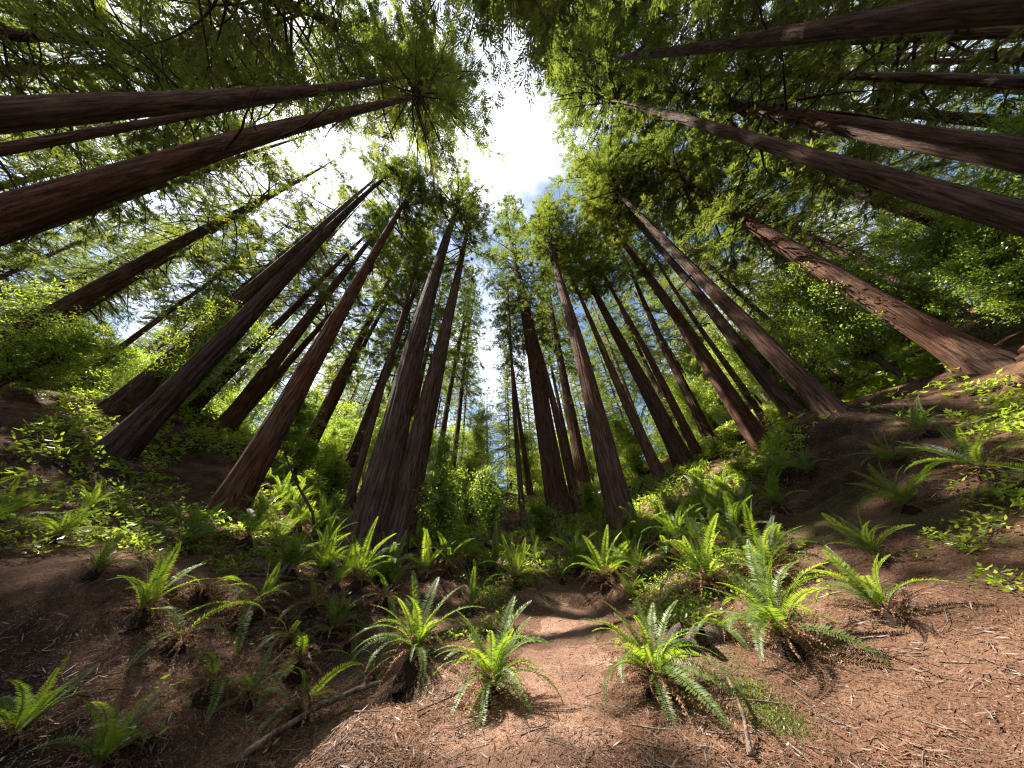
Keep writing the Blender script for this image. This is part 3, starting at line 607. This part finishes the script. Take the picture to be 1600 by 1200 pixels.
# azimuths: 0 away from the camera, 90 to the right, 180 towards the camera
fern(768, 1104, .88, 'sunlit sword fern with three upright fronds in the middle of the foreground',
     [(-65,'up',.95),(-30,'up',.62),(20,'up',.95),(75,'mid',1.0),(60,'up',.8),(-95,'droop',.8),(-110,'arch',.85),(110,'arch',.95),(95,'droop',1.0),(188,'hang',.85),(178,'droop',.75),(140,'droop',.7),(35,'arch',.8),(-140,'hang',.7),(0,'arch',.8)], dead=22)
fern(645, 1040, 1.0, 'tall sword fern with erect fronds on the hummock above the gully',
     [(-30,'up',1.1),(10,'up',1.0),(-70,'up',.9),(60,'mid',1.0),(80,'mid',1.1),(-110,'arch',.9),(-100,'arch',.75),(-135,'droop',1.0),(-120,'droop',.9),(-150,'droop',.85),(150,'hang',.7),(30,'up',.7),(100,'arch',.7)], dead=20)
fern(1032, 1087, .9, 'sword fern with long dark drooping fronds at the right of the footpath',
     [(-80,'mid',.95),(-50,'mid',.85),(-20,'up',.75),(10,'up',.7),(45,'mid',.8),(70,'arch',.7),(-110,'droop',.95),(-140,'droop',.95),(178,'hang',1.05),(150,'droop',1.15),(140,'droop',.9),(165,'hang',.85),(-165,'hang',.8),(-95,'arch',.9),(115,'droop',.7)], dead=20)
fern(1238, 1022, 1.0, 'big shaded green sword fern on the mound at the right', counts={'up': 6, 'mid': 6, 'arch': 7, 'droop': 5}, dead=18)
fern(1115, 930, 1.15, 'sunlit sword fern with rusty skirt on the right bank', counts={'up': 6, 'mid': 5, 'arch': 5, 'droop': 3}, dead=22)
fern(1212, 915, 1.15, 'bright sword fern with curling tips by the right edge', counts={'up': 6, 'mid': 6, 'arch': 5, 'droop': 2}, dead=14)
fern(948, 920, 1.2, 'bushy sword fern with hanging rusty skirt where the footpath bends', counts={'up': 7, 'mid': 6, 'arch': 4, 'droop': 4}, dead=26)
fern(805, 920, 1.1, 'sunlit sword fern left of the bend in the footpath', counts={'up': 6, 'mid': 5, 'arch': 4, 'droop': 3}, dead=14)
fern(880, 912, .75, 'small pale sword fern behind the bend in the footpath', counts={'up': 4, 'mid': 4, 'arch': 4}, dead=8)
fern(735, 960, .95, 'dark green fern with broad erect fronds behind the foreground fern', counts={'up': 4, 'mid': 4}, dead=4)
fern(790, 990, .6, 'low round-fronded green fern just behind the foreground fern', counts={'mid': 4, 'arch': 6}, dead=4)
fern(515, 1000, .8, 'shaded sword fern on the face of the gully bank', counts={'up': 3, 'mid': 5, 'arch': 4, 'hang': 3}, dead=14)
fern(400, 955, .75, 'dim upright fern at the brink of the gully bank, by the fallen stick', counts={'up': 4, 'arch': 4, 'hang': 3}, dead=12)
fern(445, 1010, .7, 'dim hanging fern below the brink of the gully bank', counts={'arch': 3, 'hang': 5}, dead=12)
fern(380, 1110, .6, 'shadowed fern low on the gully bank', counts={'up': 3, 'arch': 3, 'hang': 3}, dead=10)
fern(1140, 1000, .55, 'pale drooping fern beside the weathered root', counts={'arch': 4, 'droop': 4}, dead=10)
FAR = {'upper right slope': [(1105,815),(1065,855),(1160,855),(1010,860),(1120,780),(1180,825),(1225,800),(1140,815),(1050,800),(1230,745)],
       'mid-left flat below the flared trunks': [(600,915),(555,920),(665,905),(500,905),(450,900),(700,900)],
       'fern slope below the reddish left redwood': [(400,810),(432,785),(465,835),(383,850),(425,858),(490,845),(375,790),(455,800),(500,868),(410,760),(480,790)],
       'ravine edge behind the footpath bend': [(840,885),(770,895),(1000,900),(905,885),(735,885)]}
for where, L_ in FAR.items():
    for q, (px, py) in enumerate(sorted(L_)):
        fern(px, py, rf.uniform(.9, 1.3), '%s small sword fern from the left on the %s' % (ORD[q], where), counts={'up': 3, 'mid': 5, 'arch': 5}, dead=6, group='sword ferns on the ' + where)
def strew(az0, az1, d0, d1, n, where, **kw):
    """more ferns of the same kind, spread over a stretch of bank"""
    got = []
    for tries in range(400):
        if len(got) >= n: break
        az = rf.uniform(az0, az1); d = rf.uniform(d0, d1); x, y = pol(az, d)
        if np.min(np.hypot(x - pcx, y - pcy)) < 1.25 or (got and min(math.hypot(x - a, y - b) for _, a, b in got) < .7) or min(math.hypot(x - a, y - b) for a, b in TREE_XY) < .9: continue
        got.append((az, x, y))
    for q, (az, x, y) in enumerate(sorted(got)):
        fern(0, 0, rf.uniform(.6, 1.05), '%s sword fern from the left %s' % (ORD[q], where), group='sword ferns ' + where, pos=(x, y, tz(x, y)), **kw)
strew(-72, -43, 5.5, 12, 13, 'of the far-left bank', counts={'up': 4, 'mid': 5, 'arch': 5}, dead=8)
strew(42, 70, 4.5, 12, 14, 'of the far-right bank', counts={'up': 4, 'mid': 5, 'arch': 5}, dead=8)
strew(-40, -14, 8.6, 14, 16, 'scattered over the left flat', counts={'up': 3, 'mid': 4, 'arch': 4}, dead=4)
strew(-12, 18, 9.5, 15, 15, 'scattered over the ravine mouth', counts={'up': 3, 'mid': 4, 'arch': 4}, dead=4)
strew(16, 42, 7.5, 15, 25, 'scattered over the right slope', counts={'up': 3, 'mid': 4, 'arch': 4}, dead=5)
strew(-44, -20, 6.4, 8.4, 12, 'withered along the gully bank', counts={'hang': 3, 'arch': 2}, dead=18)

# ------------------------------------------------------------------ sticks, log, root
def stick(name, pts, r0, r1, label, cat='branch', lift=None, k=8, mat=None, wob=.02, side=None):
    """a bent tapering branch; pts are photo pixels that fall on the ground, lifted a little"""
    P = np.array([np.array(hit(px, py)) + [0, 0, (lift[q] if lift else r0 * .8)] for q, (px, py) in enumerate(pts)])
    t = np.linspace(0, len(P) - 1, 26); C = np.stack([np.interp(t, range(len(P)), P[:, c]) for c in range(3)], -1)
    ker = np.ones(5) / 5; C = np.stack([np.convolve(np.pad(C[:, c], 2, 'edge'), ker, 'valid') for c in range(3)], -1)
    C[:, 0] += wob * vnoise(t * 1.3, 3 * r0 * 100); C[:, 2] += wob * .6 * vnoise(t * 1.7, 9, r0 * 50)
    base = C[0].copy(); mb = MB(); rad = np.linspace(r0, r1, 26) * (1 + .22 * vnoise(t * 2.1, 5, r0 * 90))
    e0, e1 = C[0] - (C[1] - C[0]) * .12, C[-1] + (C[-1] - C[-2]) * .12
    mb.tube(np.vstack([e0, C, e1]) - base, np.concatenate([[rad[0] * .35], rad, [rad[-1] * .35]]), k); mb.tube(np.vstack([e0, e0 + (e0 - C[0]) * .1]) - base, [rad[0] * .35, .0005], k); mb.tube(np.vstack([e1, e1 + (e1 - C[-1]) * .1]) - base, [rad[-1] * .35, .0005], k)
    if side:
        for q, ln in side:
            d = np.array([rf.uniform(-1, 1), rf.uniform(-1, 1), rf.uniform(.1, .8)]); d *= ln / np.linalg.norm(d); b = C[q] - base
            mb.tube([b, b + d * .5 + [0, 0, .02], b + d], [r1 * .8, r1 * .6, r1 * .3], 5)
    o_ = link(name, smooth(mb.mesh(name)), mat or M_STICK); o_.location = base; tag(o_, label, cat); return o_
stick('fallen_branch', [(372,1196),(440,1160),(500,1125),(555,1098),(600,1072)], .045, .022, 'long fallen branch lying along the dark gully edge at bottom left', lift=[.05,.12,.16,.12,.05], side=[(17,.35),(10,.3),(21,.25)])
stick('fallen_branch', [(1095,1052),(1130,1078),(1160,1110),(1178,1155),(1182,1198)], .010, .017, 'thin curved bare branch arching down the right bank', lift=[.16,.22,.20,.12,.03])
stick('fallen_branch', [(364,906),(410,903),(460,910),(512,918)], .03, .02, 'pale fallen stick lying on the brink of the gully bank', lift=[.05,.06,.06,.05], side=[(9,.3)])
stick('fallen_log', [(700,838),(722,850),(748,860),(775,864),(800,862)], .10, .15, 'dark curved log lying behind the sapling at the ravine mouth', 'log', lift=[.95,.62,.40,.25,.12], mat=M_TWIG)
stick('weathered_root', [(975,1038),(1020,1034),(1060,1025),(1095,1010),(1125,1000)], .035, .13, 'grey-brown weathered root end jutting out beside the drooping fern', 'root', lift=[.0,.02,.05,.05,.03], k=12, wob=.09, mat=M_TWIG, side=[(12,.3),(18,.35),(6,.25)])
stick('fallen_branch', [(720,1090),(690,1105),(650,1125)], .012, .006, 'small twig on the sunny slope left of the foreground fern', lift=[.04,.04,.03])
stick('fallen_branch', [(1100,1110),(1160,1105),(1230,1115)], .009, .005, 'small straight twig lying on the right bank', lift=[.04,.05,.04])
stick('fallen_branch', [(1040,760),(1090,745),(1140,700)], .05, .03, 'pale stick lying across the right slope under the redwood clump', lift=[.08,.1,.08])
# leaning dead stem on the left slope
P = np.array([at(505,842,10.8), at(488,800,11.0), at(466,760,11.3), at(447,715,11.7), at(441,690,12.0)]); b0 = P[0].copy(); b0[2] = tz(b0[0], b0[1]) - .05; P[0] = b0
mb = MB(); mb.tube(P - b0, [.05, .042, .035, .028, .018], 8); mb.tube([P[2] - b0, P[2] - b0 + [-.3, .1, .35], P[2] - b0 + [-.45, .1, .8]], [.02, .014, .006], 5)
o_ = link('dead_stem', smooth(mb.mesh('dead_stem')), M_TWIG); o_.location = b0; tag(o_, 'thin bent dead stem leaning left of the flared redwood', 'stem')

# ------------------------------------------------------------------ litter and ground cover
r = np.random.RandomState(12)
def slope_frame(x, y, e=.06):
    z = terrain(x, y); zx = (terrain(x + e, y) - z) / e; zy = (terrain(x, y + e) - z) / e
    N = np.stack([-zx, -zy, np.ones_like(z)], -1); return z, N / np.linalg.norm(N, axis=1)[:, None]
n = 170000; az = r.uniform(-56, 56, n) * math.pi / 180; d = 2.6 * (15 / 2.6) ** (r.rand(n) ** 1.2); x, y = np.sin(az) * d, np.cos(az) * d; z, N = slope_frame(x, y)
D = np.cross(N, r.normal(0, 1, (n, 3))) + N * r.normal(0, .12, n)[:, None]; ln = np.where(r.rand(n) < .10, r.uniform(.06, .16, n), r.uniform(.015, .045, n)) * np.clip(d / 6, .8, 1.6)
V, Q = kites(np.stack([x, y, z + r.uniform(.012, .035, n)], -1), D, N + r.normal(0, .3, (n, 3)), ln, np.minimum(.006, .035 * ln + .0018))
tag(link('needle_litter', mesh_np('needle_litter', V, Q), M_LITTER), 'fallen needles and twig scraps strewn over the ground', 'litter', kind='stuff')
mb = MB(); nt_ = 1500; ta = r.uniform(-50, 50, nt_) * math.pi / 180; td = 2.7 * (14 / 2.7) ** (r.rand(nt_) ** 1.3); txx, tyy = np.sin(ta) * td, np.cos(ta) * td; tzz, tN = slope_frame(txx, tyy)
for q in range(nt_):
    if r.rand() < .6 and np.min(np.hypot(txx[q] - pcx, tyy[q] - pcy)) < .8: continue
    dv = np.cross(tN[q], r.normal(0, 1, 3)); dv *= r.uniform(.08, .38) / np.linalg.norm(dv); c0 = np.array([txx[q], tyy[q], tzz[q] + r.uniform(.01, .04)]); k_ = np.cross(dv, tN[q]) * r.normal(0, .12)
    w_ = r.uniform(.0025, .008); mb.tube([c0 - dv / 2, c0 + k_, c0 + dv / 2], [w_, w_ * .85, w_ * .5], 3)
tag(link('twig_litter', mb.mesh('twig_litter'), M_STICK), 'broken twigs scattered over the needle duff', 'litter', kind='stuff')
n = 22000; az = r.uniform(-66, 66, n) * math.pi / 180; d = 5.5 * (34 / 5.5) ** r.rand(n); x, y = np.sin(az) * d, np.cos(az) * d
m_ = vnoise(x * .45, y * .45, 21) + .5 * vnoise(x * 1.6, y * 1.6, 4) + np.clip((d - 8) / 12, 0, .5) - .22 > r.normal(0, .16, n)
pd = np.min(np.hypot(x[:, None] - pcx[None, ::3], y[:, None] - pcy[None, ::3]), axis=1); m_ &= pd > 1.3; m_ &= ~((d < 8.9) & (az < -.2)) | (r.rand(n) < .12)
x, y, d = x[m_], y[m_], d[m_]; z, N = slope_frame(x, y); k = 7; n = len(x)
a = r.uniform(0, 6.28, (n, k)); el = r.uniform(.1, 1.1, (n, k)); D = np.stack([np.cos(a) * np.cos(el), np.sin(a) * np.cos(el), np.sin(el)], -1).reshape(-1, 3)
hgt = (r.uniform(.02, .22, (n, k)) * np.clip(d / 12, .6, 1.6)[:, None]).ravel()
Pp = np.repeat(np.stack([x, y, z], -1), k, 0) + r.normal(0, .05, (n * k, 3)) * [1, 1, 0]; Pp[:, 2] += hgt
NN = r.normal(0, .4, (n * k, 3)); NN[:, 2] += 1; sc = np.repeat(np.clip(d / 10, .7, 2.2), k)
V, Q = kites(Pp, D * [1, 1, .5], NN, r.uniform(.04, .16, n * k) * sc, r.uniform(.010, .034, n * k) * sc)
tag(link('undergrowth', mesh_np('undergrowth', V, Q), M_BROAD), 'low leafy ground cover between the ferns', 'ground cover', kind='stuff')
n = 6500; MC = [(hit(1195,1112), .30), (hit(1215,1130), .22), (hit(1085,952), .30), (hit(1050,945), .22), (hit(1175,1085), .16)]; w_ = r.randint(0, len(MC), n)
cxy = np.array([c[0][:2] for c in MC])[w_]; cr_ = np.array([c[1] for c in MC])[w_]; xy = cxy + r.normal(0, .5, (n, 2)) * cr_[:, None]; z, N = slope_frame(xy[:, 0], xy[:, 1])
D = N * .8 + r.normal(0, .6, (n, 3)); V, Q = kites(np.stack([xy[:, 0], xy[:, 1], z + .005 + .02 * r.rand(n)], -1), D, r.normal(0, 1, (n, 3)), r.uniform(.012, .035, n), r.uniform(.003, .006, n))
tag(link('moss', mesh_np('moss', V, Q), M_NEEDLE), 'yellow-green moss tufts on the right bank', 'moss', kind='stuff')
tot = sum(len(m.polygons) * 2 for m in bpy.data.meshes); print('TRIS', tot, 'bg', n_bg, 'under', n_u, 'objects', len(bpy.data.objects))
